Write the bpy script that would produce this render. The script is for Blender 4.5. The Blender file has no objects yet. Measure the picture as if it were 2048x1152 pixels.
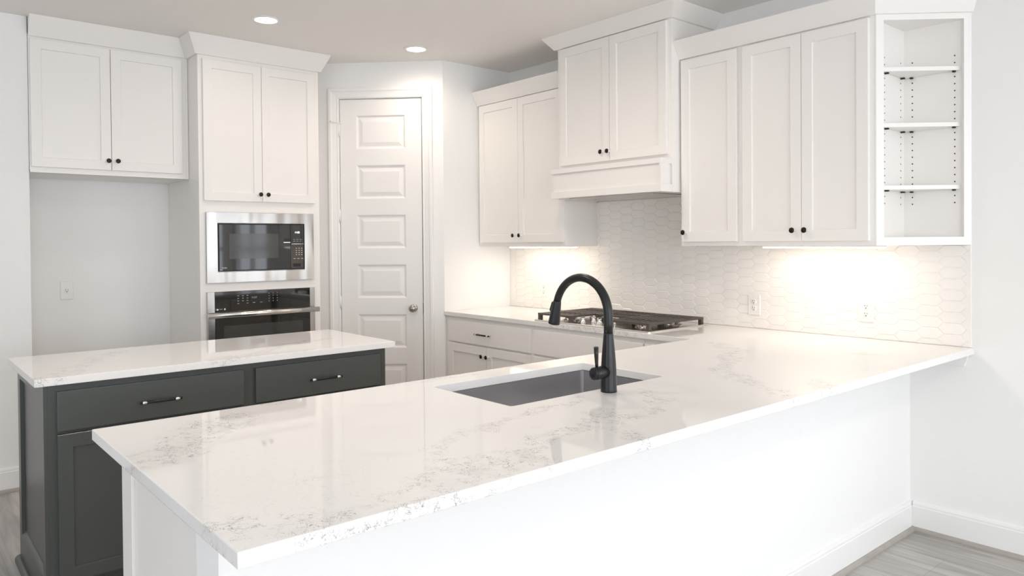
import bpy, bmesh, math, random
from mathutils import Vector, Matrix
random.seed(7)
sc = bpy.context.scene
COL = sc.collection

# ------------------------------------------------------------------ camera
CAM = (-3.8430, -1.4061, 1.4175); YAW = .8680; PITCH = -.0128; ROLL = -.0082; FPX = 1484.7
F = Vector((math.cos(YAW), math.sin(YAW), 0)); R = Vector((F.y, -F.x, 0)); U = Vector((0, 0, 1))
F2 = F*math.cos(PITCH) + U*math.sin(PITCH); U2 = U*math.cos(PITCH) - F*math.sin(PITCH)
R3 = R*math.cos(ROLL) + U2*math.sin(ROLL); U3 = -R*math.sin(ROLL) + U2*math.cos(ROLL)
cam = bpy.data.cameras.new('camera'); camo = bpy.data.objects.new('camera', cam); COL.objects.link(camo)
camo.matrix_world = Matrix(((R3.x, U3.x, -F2.x, CAM[0]), (R3.y, U3.y, -F2.y, CAM[1]), (R3.z, U3.z, -F2.z, CAM[2]), (0, 0, 0, 1)))
cam.sensor_width = 36; cam.lens = FPX/2048*36; cam.shift_x = 13.85/2048; cam.shift_y = -72.65/2048
cam.clip_start = .05; cam.clip_end = 200
sc.camera = camo

# ------------------------------------------------------------------ world, exposure
sc.view_settings.view_transform = 'Standard'; sc.view_settings.look = 'None'
sc.view_settings.gamma = 1; sc.view_settings.exposure = 0.35; sc.view_settings.use_curve_mapping = False
sc.cycles.use_denoising = True
sc.cycles.max_bounces = 10; sc.cycles.diffuse_bounces = 7; sc.cycles.sample_clamp_indirect = 6
w = bpy.data.worlds.new('daylight'); sc.world = w; w.use_nodes = True
w.node_tree.nodes['Background'].inputs[0].default_value = (.80, .88, 1, 1)
w.node_tree.nodes['Background'].inputs[1].default_value = 1.0

def area(name, loc, direction, sx, sy, power, color, spread=180, shape='RECTANGLE'):
    l = bpy.data.lights.new(name, 'AREA'); l.shape = shape; l.size = sx; l.size_y = sy; l.energy = power; l.color = color
    l.spread = math.radians(spread)
    o = bpy.data.objects.new(name, l); COL.objects.link(o); o.location = loc
    o.rotation_euler = Vector(direction).to_track_quat('-Z', 'Z').to_euler()
    return o
DAY = (.91, .955, 1.0)
# daylight through living area windows behind the camera; the last, at left, is added fill
area('window_daylight', (.12, -1.55, 1.35), (-1, 0, 0), 1.1, 2.0, 14, DAY)
area('window_daylight', (.12, -3.15, 1.35), (-1, 0, 0), 1.1, 2.0, 14, DAY)
area('window_daylight', (-1.6, -6.1, 1.45), (0, 1, 0), 2.4, 2.0, 70, DAY)
area('window_daylight', (-4.9, -6.1, 1.45), (0, 1, 0), 2.4, 2.0, 70, DAY)
area('window_daylight', (-6.72, -.9, 1.4), (1, 0, 0), 3.2, 2.0, 32, DAY)  # added fill from an unseen left window, brightens left-facing fronts and floor
WARM = (1.0, .85, .71)
LED_W = .68

# ------------------------------------------------------------------ materials
def nt(name):
    m = bpy.data.materials.new(name); m.use_nodes = True
    t = m.node_tree; return m, t, t.nodes['Principled BSDF']
def N(t, k, **kw):
    n = t.nodes.new(k)
    for a, b in kw.items():
        if a.startswith('i_'): n.inputs[int(a[2:])].default_value = b
        else: setattr(n, a, b)
    return n
def simple(name, col, rough=.5, metal=0, spec=.5, bump=0, bscale=200, emit=0, ecol=None, coat=0):
    m, t, b = nt(name)
    b.inputs['Base Color'].default_value = (*col, 1); b.inputs['Roughness'].default_value = rough
    b.inputs['Metallic'].default_value = metal; b.inputs['Specular IOR Level'].default_value = spec
    b.inputs['Coat Weight'].default_value = coat
    if emit:
        b.inputs['Emission Color'].default_value = (*(ecol or col), 1); b.inputs['Emission Strength'].default_value = emit
    tc = N(t, 'ShaderNodeTexCoord'); nz = N(t, 'ShaderNodeTexNoise'); nz.inputs['Scale'].default_value = bscale
    nz.inputs['Detail'].default_value = 3
    t.links.new(tc.outputs['Object'], nz.inputs['Vector'])
    if bump:
        bp = N(t, 'ShaderNodeBump'); bp.inputs['Strength'].default_value = bump; bp.inputs['Distance'].default_value = .002
        t.links.new(nz.outputs['Fac'], bp.inputs['Height']); t.links.new(bp.outputs[0], b.inputs['Normal'])
    return m
M = {}
M['wall'] = simple('wall_paint', (.855, .85, .84), .75, spec=.2, bump=.35, bscale=55)
M['ceil'] = simple('ceiling_paint', (.86, .84, .82), .85, spec=.1, bump=.3, bscale=60)
M['cab'] = simple('white_cabinet_paint', (.85, .828, .802), .38, bump=.04, bscale=300)
M['trim'] = simple('white_trim_paint', (.84, .835, .825), .35, bump=.03, bscale=300)
M['door'] = simple('white_door_paint', (.83, .815, .80), .4, bump=.04, bscale=250)
M['grey'] = simple('charcoal_green_cabinet_paint', (.068, .075, .071), .30, bump=.03, bscale=250)
M['black'] = simple('matte_black_metal', (.018, .018, .019), .38, metal=.3)
M['faucet'] = simple('matte_black_faucet', (.022, .022, .023), .32, metal=.45)
M['bronze'] = simple('dark_bronze', (.02, .016, .014), .3, metal=.6)
M['chrome'] = simple('polished_chrome', (.86, .86, .86), .12, metal=1)
M['nickel'] = simple('satin_nickel', (.42, .39, .36), .28, metal=1)
M['iron'] = simple('cast_iron', (.085, .070, .060), .5, bump=.3, bscale=600)
M['glass'] = simple('black_oven_glass', (.012, .012, .011), .04, spec=.6, coat=.3)
M['window'] = simple('smoked_window_glass', (.05, .05, .048), .08, spec=.6)
M['plate'] = simple('white_outlet_plastic', (.82, .81, .79), .35)
M['slot'] = simple('outlet_slot', (.01, .01, .01), .6)
M['hole'] = simple('shelf_pin_and_hole_shade', (.015, .015, .015), .6)  # dark pins, and the shade inside each pin hole put into the colour
M['grout'] = simple('warm_white_grout', (.90, .875, .84), .7)
M['print'] = simple('printed_marks', (.55, .54, .50), .5, emit=.15)
M['digits'] = simple('lit_digits', (.9, .95, .95), .5, emit=2.5)
M['dimdigits'] = simple('dim_digits', (.4, .42, .40), .5, emit=.15)
M['lamp'] = simple('lamp_lens', (1, .93, .85), .5, emit=14, ecol=(1, .88, .74))
M['led'] = simple('led_diffuser', (1, .93, .85), .5, emit=9, ecol=(1, .87, .72))
M['plinth'] = simple('shadow_kick', (.07, .07, .07), .7)

def tile_mat():
    m, t, b = nt('glazed_cream_tile')
    b.inputs['Base Color'].default_value = (.88, .855, .82, 1); b.inputs['Roughness'].default_value = .16
    tc = N(t, 'ShaderNodeTexCoord'); nz = N(t, 'ShaderNodeTexNoise'); nz.inputs['Scale'].default_value = 9; nz.inputs['Detail'].default_value = 2
    t.links.new(tc.outputs['Object'], nz.inputs['Vector'])
    bp = N(t, 'ShaderNodeBump'); bp.inputs['Strength'].default_value = .12; bp.inputs['Distance'].default_value = .004
    t.links.new(nz.outputs['Fac'], bp.inputs['Height']); t.links.new(bp.outputs[0], b.inputs['Normal'])
    return m
M['tile'] = tile_mat()

def steel(name, axis, col=(.62, .60, .575), rough=.24, wav=.0, var=.08):
    m, t, b = nt(name)
    b.inputs['Base Color'].default_value = (*col, 1); b.inputs['Metallic'].default_value = 1; b.inputs['Roughness'].default_value = rough
    tc = N(t, 'ShaderNodeTexCoord'); mp = N(t, 'ShaderNodeMapping')
    s = [900, 900, 900]; s[axis] = 6; mp.inputs['Scale'].default_value = s
    nz = N(t, 'ShaderNodeTexNoise'); nz.inputs['Scale'].default_value = 1; nz.inputs['Detail'].default_value = 2
    t.links.new(tc.outputs['Object'], mp.inputs[0]); t.links.new(mp.outputs[0], nz.inputs['Vector'])
    mr = N(t, 'ShaderNodeMapRange'); mr.inputs['To Min'].default_value = rough-var*.75; mr.inputs['To Max'].default_value = rough+var*1.1
    t.links.new(nz.outputs['Fac'], mr.inputs['Value']); t.links.new(mr.outputs[0], b.inputs['Roughness'])
    if wav:
        n2 = N(t, 'ShaderNodeTexNoise'); n2.inputs['Scale'].default_value = 1; n2.inputs['Detail'].default_value = .5
        m3 = N(t, 'ShaderNodeMapping'); m3.inputs['Scale'].default_value = (9, 9, 2.2); t.links.new(tc.outputs['Object'], m3.inputs[0]); t.links.new(m3.outputs[0], n2.inputs['Vector'])
        bp = N(t, 'ShaderNodeBump'); bp.inputs['Strength'].default_value = 1; bp.inputs['Distance'].default_value = wav
        t.links.new(n2.outputs['Fac'], bp.inputs['Height']); t.links.new(bp.outputs[0], b.inputs['Normal'])
    return m
M['steel'] = steel('brushed_stainless_steel', 0, (.55, .53, .51), .20, wav=.012)
M['sink'] = steel('sink_stainless_steel', 0, (.72, .72, .74), .27, var=.0)
M['steelpol'] = steel('bright_stainless_steel', 1, (.74, .71, .67), .18, wav=.002)

def floor_mat():
    m, t, b = nt('grey_oak_plank_floor')
    L = t.links.new
    tc = N(t, 'ShaderNodeTexCoord'); mp = N(t, 'ShaderNodeMapping'); mp.inputs['Rotation'].default_value = (0, 0, math.pi/2); mp.inputs['Location'].default_value = (.62, .05, 0)
    L(tc.outputs['Object'], mp.inputs[0])
    br = N(t, 'ShaderNodeTexBrick'); br.offset = .37; br.squash = 1
    br.inputs['Scale'].default_value = 1; br.inputs['Mortar Size'].default_value = .0012; br.inputs['Brick Width'].default_value = 1.25; br.inputs['Row Height'].default_value = .225
    br.inputs['Color1'].default_value = (.40, .383, .36, 1); br.inputs['Color2'].default_value = (.46, .443, .418, 1); br.inputs['Mortar'].default_value = (.30, .285, .265, 1)
    br.inputs['Bias'].default_value = 0
    L(mp.outputs[0], br.inputs['Vector'])
    m2 = N(t, 'ShaderNodeMapping'); m2.inputs['Scale'].default_value = (1.6, 22, 1); L(mp.outputs[0], m2.inputs[0])
    nz = N(t, 'ShaderNodeTexNoise'); nz.inputs['Scale'].default_value = 1; nz.inputs['Detail'].default_value = 8; nz.inputs['Distortion'].default_value = 1.2; L(m2.outputs[0], nz.inputs['Vector'])
    mr = N(t, 'ShaderNodeMapRange'); mr.inputs['From Min'].default_value = .3; mr.inputs['From Max'].default_value = .7; mr.inputs['To Min'].default_value = .72; mr.inputs['To Max'].default_value = 1.22
    L(nz.outputs['Fac'], mr.inputs['Value'])
    n3 = N(t, 'ShaderNodeTexNoise'); n3.inputs['Scale'].default_value = 2.3; n3.inputs['Detail'].default_value = 2; L(tc.outputs['Object'], n3.inputs['Vector'])
    r3 = N(t, 'ShaderNodeMapRange'); r3.inputs['To Min'].default_value = .8; r3.inputs['To Max'].default_value = 1.2; L(n3.outputs['Fac'], r3.inputs['Value'])
    mu = N(t, 'ShaderNodeMath', operation='MULTIPLY'); L(mr.outputs[0], mu.inputs[0]); L(r3.outputs[0], mu.inputs[1])
    mx = N(t, 'ShaderNodeMix', data_type='RGBA', blend_type='MULTIPLY'); mx.inputs['Factor'].default_value = 1
    L(br.outputs['Color'], mx.inputs[6]); L(mu.outputs[0], mx.inputs[7])
    L(mx.outputs[2], b.inputs['Base Color']); b.inputs['Roughness'].default_value = .42
    bp = N(t, 'ShaderNodeBump'); bp.inputs['Strength'].default_value = .3; bp.inputs['Distance'].default_value = .002
    L(nz.outputs['Fac'], bp.inputs['Height']); L(bp.outputs[0], b.inputs['Normal'])
    return m
M['floor'] = floor_mat()
def shoe_mat():
    m, t, b = nt('grey_oak_shoe_moulding'); L = t.links.new
    tc = N(t, 'ShaderNodeTexCoord'); mp = N(t, 'ShaderNodeMapping'); mp.inputs['Scale'].default_value = (12, 12, 60); L(tc.outputs['Object'], mp.inputs[0])
    nz = N(t, 'ShaderNodeTexNoise'); nz.inputs['Scale'].default_value = 1; nz.inputs['Detail'].default_value = 6; L(mp.outputs[0], nz.inputs['Vector'])
    cr = N(t, 'ShaderNodeValToRGB'); cr.color_ramp.elements[0].color = (.30, .27, .24, 1); cr.color_ramp.elements[1].color = (.47, .44, .40, 1); L(nz.outputs['Fac'], cr.inputs[0])
    L(cr.outputs[0], b.inputs['Base Color']); b.inputs['Roughness'].default_value = .5
    return m
M['shoe'] = shoe_mat()

# vein network of the quartz: clusters of fine squiggles that follow bands across the slab
def seg_group():
    g = bpy.data.node_groups.new('band_distance', 'ShaderNodeTree')
    g.interface.new_socket('P', in_out='INPUT', socket_type='NodeSocketVector')
    g.interface.new_socket('A', in_out='INPUT', socket_type='NodeSocketVector')
    g.interface.new_socket('B', in_out='INPUT', socket_type='NodeSocketVector')
    g.interface.new_socket('W', in_out='INPUT', socket_type='NodeSocketFloat')
    g.interface.new_socket('M', in_out='OUTPUT', socket_type='NodeSocketFloat')
    i = g.nodes.new('NodeGroupInput'); o = g.nodes.new('NodeGroupOutput'); L = g.links.new
    def vm(op, a, b=None):
        n = g.nodes.new('ShaderNodeVectorMath'); n.operation = op; L(a, n.inputs[0])
        if b is not None: L(b, n.inputs[1])
        return n
    def mm(op, a, b=None, clamp=False):
        n = g.nodes.new('ShaderNodeMath'); n.operation = op; n.use_clamp = clamp; L(a, n.inputs[0])
        if b is not None:
            if isinstance(b, (int, float)): n.inputs[1].default_value = b
            else: L(b, n.inputs[1])
        return n
    pa = vm('SUBTRACT', i.outputs[0], i.outputs[1]); ba = vm('SUBTRACT', i.outputs[2], i.outputs[1])
    d1 = vm('DOT_PRODUCT', pa.outputs[0], ba.outputs[0]); d2 = vm('DOT_PRODUCT', ba.outputs[0], ba.outputs[0])
    h = mm('DIVIDE', d1.outputs['Value'], d2.outputs['Value'], True)
    sc_ = g.nodes.new('ShaderNodeVectorMath'); sc_.operation = 'SCALE'; L(ba.outputs[0], sc_.inputs[0]); L(h.outputs[0], sc_.inputs['Scale'])
    r = vm('SUBTRACT', pa.outputs[0], sc_.outputs[0]); ln = vm('LENGTH', r.outputs[0])
    q = mm('DIVIDE', ln.outputs['Value'], i.outputs[3]); n = g.nodes.new('ShaderNodeMath'); n.operation = 'SUBTRACT'; n.use_clamp = True
    n.inputs[0].default_value = 1; L(q.outputs[0], n.inputs[1]); L(n.outputs[0], o.inputs[0])
    return g
SEG = seg_group()
def quartz(name, bands):
    m, t, b = nt(name); L = t.links.new
    tc = N(t, 'ShaderNodeTexCoord')
    dn = N(t, 'ShaderNodeTexNoise'); dn.inputs['Scale'].default_value = 9; dn.inputs['Detail'].default_value = 3; L(tc.outputs['Object'], dn.inputs['Vector'])
    sb = N(t, 'ShaderNodeVectorMath', operation='SUBTRACT'); L(dn.outputs['Color'], sb.inputs[0]); sb.inputs[1].default_value = (.5, .5, .5)
    sl = N(t, 'ShaderNodeVectorMath', operation='SCALE'); L(sb.outputs[0], sl.inputs[0]); sl.inputs['Scale'].default_value = .16
    ad = N(t, 'ShaderNodeVectorMath', operation='ADD'); L(tc.outputs['Object'], ad.inputs[0]); L(sl.outputs[0], ad.inputs[1])
    fl = N(t, 'ShaderNodeVectorMath', operation='MULTIPLY'); L(ad.outputs[0], fl.inputs[0]); fl.inputs[1].default_value = (1, 1, 0)
    last = None
    for (a, c, wd) in bands:
        g = t.nodes.new('ShaderNodeGroup'); g.node_tree = SEG; L(fl.outputs[0], g.inputs[0])
        g.inputs[1].default_value = (*a, 0); g.inputs[2].default_value = (*c, 0); g.inputs[3].default_value = wd
        if last is None: last = g.outputs[0]
        else:
            mx = N(t, 'ShaderNodeMath', operation='MAXIMUM'); L(last, mx.inputs[0]); L(g.outputs[0], mx.inputs[1]); last = mx.outputs[0]
    def ridge(scale, dist, wlo, det=3.5, off=0):
        mp = N(t, 'ShaderNodeMapping'); mp.inputs['Location'].default_value = (off, off*2, 0); L(tc.outputs['Object'], mp.inputs[0])
        nz = N(t, 'ShaderNodeTexNoise'); nz.inputs['Scale'].default_value = scale; nz.inputs['Detail'].default_value = det; nz.inputs['Distortion'].default_value = dist
        nz.inputs['Roughness'].default_value = .55
        L(mp.outputs[0], nz.inputs['Vector'])
        s = N(t, 'ShaderNodeMath', operation='SUBTRACT'); L(nz.outputs['Fac'], s.inputs[0]); s.inputs[1].default_value = .5
        a = N(t, 'ShaderNodeMath', operation='ABSOLUTE'); L(s.outputs[0], a.inputs[0])
        r = N(t, 'ShaderNodeMapRange'); r.inputs['From Min'].default_value = 0; r.inputs['From Max'].default_value = wlo; r.inputs['To Min'].default_value = 1; r.inputs['To Max'].default_value = 0
        L(a.outputs[0], r.inputs['Value']); return r.outputs[0]
    def mul(a, c):
        n = N(t, 'ShaderNodeMath', operation='MULTIPLY'); L(a, n.inputs[0])
        if isinstance(c, float): n.inputs[1].default_value = c
        else: L(c, n.inputs[1])
        return n.outputs[0]
    def mxx(a, c):
        n = N(t, 'ShaderNodeMath', operation='MAXIMUM'); L(a, n.inputs[0]); L(c, n.inputs[1]); return n.outputs[0]
    def rng(a, lo, hi):
        r = N(t, 'ShaderNodeMapRange'); r.inputs['From Min'].default_value = lo; r.inputs['From Max'].default_value = hi; L(a, r.inputs['Value']); return r.outputs[0]
    fine = mxx(mxx(ridge(10, 2.6, .0065), ridge(20, 2.0, .010, 3, 1.3)), ridge(38, 1.3, .013, 2.0, 3.1))
    brk = N(t, 'ShaderNodeTexNoise'); brk.inputs['Scale'].default_value = 30; brk.inputs['Detail'].default_value = 2; L(tc.outputs['Object'], brk.inputs['Vector'])
    fine = mul(fine, rng(brk.outputs['Fac'], .42, .54))
    core = rng(last, .02, .40)
    strong = mul(mul(fine, core), .82)
    # a faint grey bloom inside the clusters and scarce hairlines elsewhere
    bl = N(t, 'ShaderNodeTexNoise'); bl.inputs['Scale'].default_value = 14; bl.inputs['Detail'].default_value = 4; L(tc.outputs['Object'], bl.inputs['Vector'])
    bloom = mul(mul(rng(bl.outputs['Fac'], .45, .75), rng(last, .1, .9)), .14)
    big = N(t, 'ShaderNodeTexNoise'); big.inputs['Scale'].default_value = 1.7; big.inputs['Detail'].default_value = 2; L(tc.outputs['Object'], big.inputs['Vector'])
    faint = mul(mul(ridge(13, 1.4, .008, 3, 7.7), rng(big.outputs['Fac'], .56, .66)), .16)
    v = mxx(mxx(strong, bloom), faint)
    mix = N(t, 'ShaderNodeMix', data_type='RGBA'); L(v, mix.inputs['Factor'])
    mix.inputs[6].default_value = (.82, .81, .80, 1); mix.inputs[7].default_value = (.10, .098, .095, 1)
    L(mix.outputs[2], b.inputs['Base Color']); b.inputs['Roughness'].default_value = .035; b.inputs['Specular IOR Level'].default_value = .5
    return m
def chain(pts, w): return [(pts[i], pts[i+1], w) for i in range(len(pts)-1)]
bands = []
bands += chain([(-3.31, .47), (-3.24, .60), (-3.08, .72)], .10)
bands += chain([(-2.92, .90), (-2.72, .95), (-2.50, .92), (-2.15, .86)], .07)
bands += chain([(-3.40, -.07), (-3.27, -.15), (-3.12, -.205), (-2.98, -.15)], .07)
bands += chain([(-2.99, -.17), (-2.80, -.09), (-2.70, -.11)], .10)
bands += chain([(-2.80, -.08), (-2.85, .02), (-2.78, .13), (-2.50, .19), (-2.10, .25)], .035)
bands += chain([(-2.62, -.05), (-2.50, .02), (-2.35, .0), (-2.24, .05), (-2.18, .10)], .055)
bands += chain([(-2.38, -.20), (-2.34, -.10), (-2.24, .0), (-2.13, -.04), (-1.98, .05), (-1.86, .22)], .045)
bands += chain([(-1.62, -.18), (-1.47, .06), (-1.36, .24), (-.85, .50), (-.72, .70)], .06)
bands += chain([(-1.40, -.20), (-1.30, -.12)], .05)
bands += chain([(-.62, 1.15), (-.65, 1.9)], .06)
M['quartz'] = quartz('veined_white_quartz', bands)
M['quartz2'] = quartz('veined_white_quartz_island', chain([(-3.34, 1.87), (-3.18, 2.13), (-2.99, 2.44)], .07) + chain([(-2.70, 1.88), (-2.50, 1.95), (-2.31, 2.14), (-2.05, 2.2)], .06))

# ------------------------------------------------------------------ mesh helpers
class Fr:
    """a face frame: a = along the face to the viewer's right, b = outward, c = up"""
    def __init__(s, o, a, b): s.o = Vector(o); s.a = Vector(a).normalized(); s.b = Vector(b).normalized()
    def __call__(s, a, b, c): return s.o + s.a*a + s.b*b + Vector((0, 0, c))
class MB:
    def __init__(s): s.bm = bmesh.new(); s.smooth = []
    def box(s, x0, x1, y0, y1, z0, z1, f=None):
        f = f or (lambda x, y, z: Vector((x, y, z)))
        v = [s.bm.verts.new(f(x, y, z)) for z in (z0, z1) for y in (y0, y1) for x in (x0, x1)]
        for q in ((0, 2, 3, 1), (4, 5, 7, 6), (0, 1, 5, 4), (2, 6, 7, 3), (0, 4, 6, 2), (1, 3, 7, 5)): s.bm.faces.new([v[i] for i in q])
        return s
    def loft(s, rings, cap0=True, cap1=True, closed=True, smooth=False):
        vs = [[s.bm.verts.new(p) for p in r] for r in rings]; n = len(rings[0]); fs = []
        for i in range(len(vs)-1):
            for j in range(n if closed else n-1):
                k = (j+1) % n; fs.append(s.bm.faces.new([vs[i][j], vs[i][k], vs[i+1][k], vs[i+1][j]]))
        if smooth:
            for q in fs: q.smooth = True
        if cap0: s.bm.faces.new(vs[0][::-1])
        if cap1: s.bm.faces.new(vs[-1])
        return s
    def lathe(s, o, axis, prof, n=32, smooth=True, cap0=True, cap1=True):
        o = Vector(o); ax = Vector(axis).normalized(); t = Vector((0, 0, 1)) if abs(ax.z) < .9 else Vector((1, 0, 0))
        u = ax.cross(t).normalized(); v = ax.cross(u)
        rings = [[o + ax*h + (u*math.cos(2*math.pi*k/n) + v*math.sin(2*math.pi*k/n))*max(r, 1e-5) for k in range(n)] for (r, h) in prof]
        return s.loft(rings, cap0, cap1, smooth=smooth)
    def tube(s, pts, rad, n=20, smooth=True):
        pts = [Vector(p) for p in pts]; rings = []; prev = None
        for i, p in enumerate(pts):
            d = (pts[min(i+1, len(pts)-1)] - pts[max(i-1, 0)]).normalized()
            if prev is None:
                t = Vector((1, 0, 0)) if abs(d.x) < .9 else Vector((0, 1, 0)); u = d.cross(t).normalized()
            else: u = (prev - d*prev.dot(d)).normalized()
            prev = u; v = d.cross(u); r = rad[i] if isinstance(rad, (list, tuple)) else rad
            rings.append([p + (u*math.cos(2*math.pi*k/n) + v*math.sin(2*math.pi*k/n))*r for k in range(n)])
        return s.loft(rings, smooth=smooth)
    def sweep(s, path, prof, f, closed_prof=True, ghost0=None, ghost1=None):
        """path: 2D points (u,v); prof: (offset to the left of travel, w); mitred; f(u,v,w)->world"""
        P = [Vector(p) for p in ([ghost0] if ghost0 else []) + list(path) + ([ghost1] if ghost1 else [])]; rings = []
        for i, p in enumerate(P):
            if (ghost0 and i == 0) or (ghost1 and i == len(P)-1): continue
            d0 = (P[i]-P[i-1]).normalized() if i else (P[1]-P[0]).normalized()
            d1 = (P[i+1]-P[i]).normalized() if i < len(P)-1 else d0
            n0 = Vector((-d0.y, d0.x)); n1 = Vector((-d1.y, d1.x)); m = (n0+n1); m = m/ max(m.dot(n0), 1e-4)
            rings.append([f(*(p + m*o), w) for (o, w) in prof])
        return s.loft(rings, closed=closed_prof)
    def rect(s, fr, a0, a1, c0, c1, prof, back=True):
        """nested rectangles: prof = (inset, b)"""
        rings = [[fr(a0+i, b, c0+i), fr(a1-i, b, c0+i), fr(a1-i, b, c1-i), fr(a0+i, b, c1-i)] for (i, b) in prof]
        return s.loft(rings, back, True)
    def build(s, name, mat, parent=None, loc=None, bevel=0, autosmooth=None, recalc=True, org=None, props=None):
        bm = s.bm
        if recalc: bmesh.ops.recalc_face_normals(bm, faces=bm.faces[:])
        o0 = Vector(org) if org is not None else (wloc(parent) if parent else Vector((0, 0, 0)))
        bmesh.ops.translate(bm, verts=bm.verts[:], vec=-o0)
        me = bpy.data.meshes.new(name); bm.to_mesh(me); bm.free()
        for m in (mat if isinstance(mat, list) else [mat]): me.materials.append(m)
        ob = bpy.data.objects.new(name, me); COL.objects.link(ob)
        if parent: ob.parent = parent; ob.location = o0 - wloc(parent)
        else: ob.location = o0
        if bevel:
            md = ob.modifiers.new('edge', 'BEVEL'); md.width = bevel; md.segments = 2; md.limit_method = 'ANGLE'; md.angle_limit = math.radians(40)
        for k, v in (props or {}).items(): ob[k] = v
        return ob
def wloc(o):
    v = Vector((0, 0, 0))
    while o: v = v + o.location; o = o.parent
    return v
def thing(name, loc, label, cat, group=None, kind=None):
    o = bpy.data.objects.new(name, None); COL.objects.link(o); o.location = loc; o.empty_display_size = .05
    if label: o['label'] = label
    if cat: o['category'] = cat
    if group: o['group'] = group
    if kind: o['kind'] = kind
    return o
def tag(o, label, cat, group=None):
    o['label'] = label; o['category'] = cat
    if group: o['group'] = group
    return o
def struct(o, label=None):
    o['kind'] = 'structure'
    if label: o['label'] = label
    return o
def inst(src, parent, world, props=None):
    """copy of a part (and its children) sharing mesh data"""
    c = src.copy(); COL.objects.link(c); c.parent = parent; c.location = Vector(world) - wloc(parent)
    for ch in src.children:
        d = ch.copy(); COL.objects.link(d); d.parent = c
    for k, v in (props or {}).items(): c[k] = v
    return c
def text(body, fr, a, b, c, size, mat, parent, name='lettering', align='CENTER', squash=1):
    cu = bpy.data.curves.new(name, 'FONT'); cu.body = body; cu.size = size; cu.align_x = align; cu.align_y = 'CENTER'; cu.extrude = .0002
    o = bpy.data.objects.new(name, cu); COL.objects.link(o)
    z = Vector((0, 0, 1)); x = fr.a; n = x.cross(z)
    p = fr(a, b, c) - wloc(parent)
    o.parent = parent
    o.matrix_local = Matrix(((x.x*squash, z.x, n.x, p.x), (x.y*squash, z.y, n.y, p.y), (0, z.z, n.z, p.z), (0, 0, 0, 1)))
    cu.materials.append(mat)
    # turn the lettering into plain mesh
    dg = bpy.context.evaluated_depsgraph_get(); me = bpy.data.meshes.new_from_object(o.evaluated_get(dg))
    mo = bpy.data.objects.new(name, me); COL.objects.link(mo); mo.parent = parent; mo.matrix_local = o.matrix_local.copy()
    bpy.data.objects.remove(o)
    return mo

# ------------------------------------------------------------------ room dimensions
H = 2.757                      # ceiling
YS = 3.060                     # short return wall beside the pantry
SX = -.648                     # its outer corner
YA = 4.146                     # back of the fridge alcove
YL = 3.707; WL = -3.154        # left wall end
YP = .079                      # front of the peninsula half wall
XMIN, YMIN = -6.6, -5.9
D = .12

# ---- shell
b = MB(); b.box(XMIN-D, D, YMIN-D, 4.5, -.08, 0); struct(b.build('floor', M['floor']), 'grey oak plank floor')
b = MB(); b.box(XMIN-D, D, YMIN-D, 4.5, H, H+.1); struct(b.build('ceiling', M['ceil']), 'warm white painted ceiling')
# right wall (range wall) with two tall windows out of the frame
b = MB()
W1 = (-2.15, -.95); W2 = (-3.75, -2.55)
b.box(0, D, W1[1], YA+D, 0, H); b.box(0, D, W2[1], W1[0], 0, H); b.box(0, D, YMIN, W2[0], 0, H)
for w_ in (W1, W2): b.box(0, D, w_[0], w_[1], 0, .3); b.box(0, D, w_[0], w_[1], 2.4, H)
struct(b.build('wall_right', M['wall']), 'white painted wall behind the range and beyond the bar')
b = MB()
for x0, x1 in ((XMIN-D, -6.2), (-3.6, -2.9), (-.3, D)): b.box(x0, x1, YMIN-D, YMIN, 0, H)
for x0, x1 in ((-6.2, -3.6), (-2.9, -.3)): b.box(x0, x1, YMIN-D, YMIN, 0, .4); b.box(x0, x1, YMIN-D, YMIN, 2.5, H)
struct(b.build('wall_front', M['wall']))
b = MB(); b.box(XMIN-D, XMIN, YMIN, -2.6, 0, H); b.box(XMIN-D, XMIN, .8, 4.5, 0, H); b.box(XMIN-D, XMIN, -2.6, .8, 0, .35); b.box(XMIN-D, XMIN, -2.6, .8, 2.45, H); struct(b.build('wall_far_left', M['wall']))  # opening put in this unseen wall for the added left daylight
b = MB(); b.box(XMIN, WL, YL, YL+.10, 0, H); b.box(WL-.10, WL, YL+.10, YA, 0, H)
struct(b.build('wall_left', M['wall']), 'white wall end beside the fridge alcove')
b = MB(); b.box(WL-.10, -2.1, YA, YA+D, 0, H); struct(b.build('wall_back', M['wall']), 'grey white wall at the back of the fridge alcove')
b = MB(); b.box(SX, 0, YS, YS+.11, 0, H); struct(b.build('wall_side', M['wall']), 'short white return wall beside the pantry door')
# windows out of the frame: frames only; the far left one is added
wi = 0
for (y0, y1) in (W1, W2):
    wi += 1; b = MB()
    for c in (y0+.03, (y0+y1)/2, y1-.03): b.box(.03, .08, c-.03, c+.03, .3, 2.4)
    for z in (.33, 1.35, 2.37): b.box(.032, .078, y0+.001, y1-.001, z-.029, z+.029)
    struct(b.build('window_%d' % wi, M['trim']))
for (x0, x1) in ((-6.2, -3.6), (-2.9, -.3)):
    wi += 1; b = MB()
    for c in (x0+.03, (x0*2+x1)/3, (x0+2*x1)/3, x1-.03): b.box(c-.03, c+.03, YMIN-.08, YMIN-.03, .4, 2.5)
    for z in (.43, 2.47): b.box(x0+.001, x1-.001, YMIN-.078, YMIN-.032, z-.029, z+.029)
    struct(b.build('window_%d' % wi, M['trim']))

wi += 1; b = MB()  # unseen left window, added along with its fill daylight
for c_ in (-2.57, -1.45, -.33, .77): b.box(XMIN-.08, XMIN-.03, c_-.03, c_+.03, .35, 2.45)
for z in (.38, 2.42): b.box(XMIN-.078, XMIN-.032, -2.599, .799, z-.029, z+.029)
struct(b.build('window_%d' % wi, M['trim']))
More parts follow.
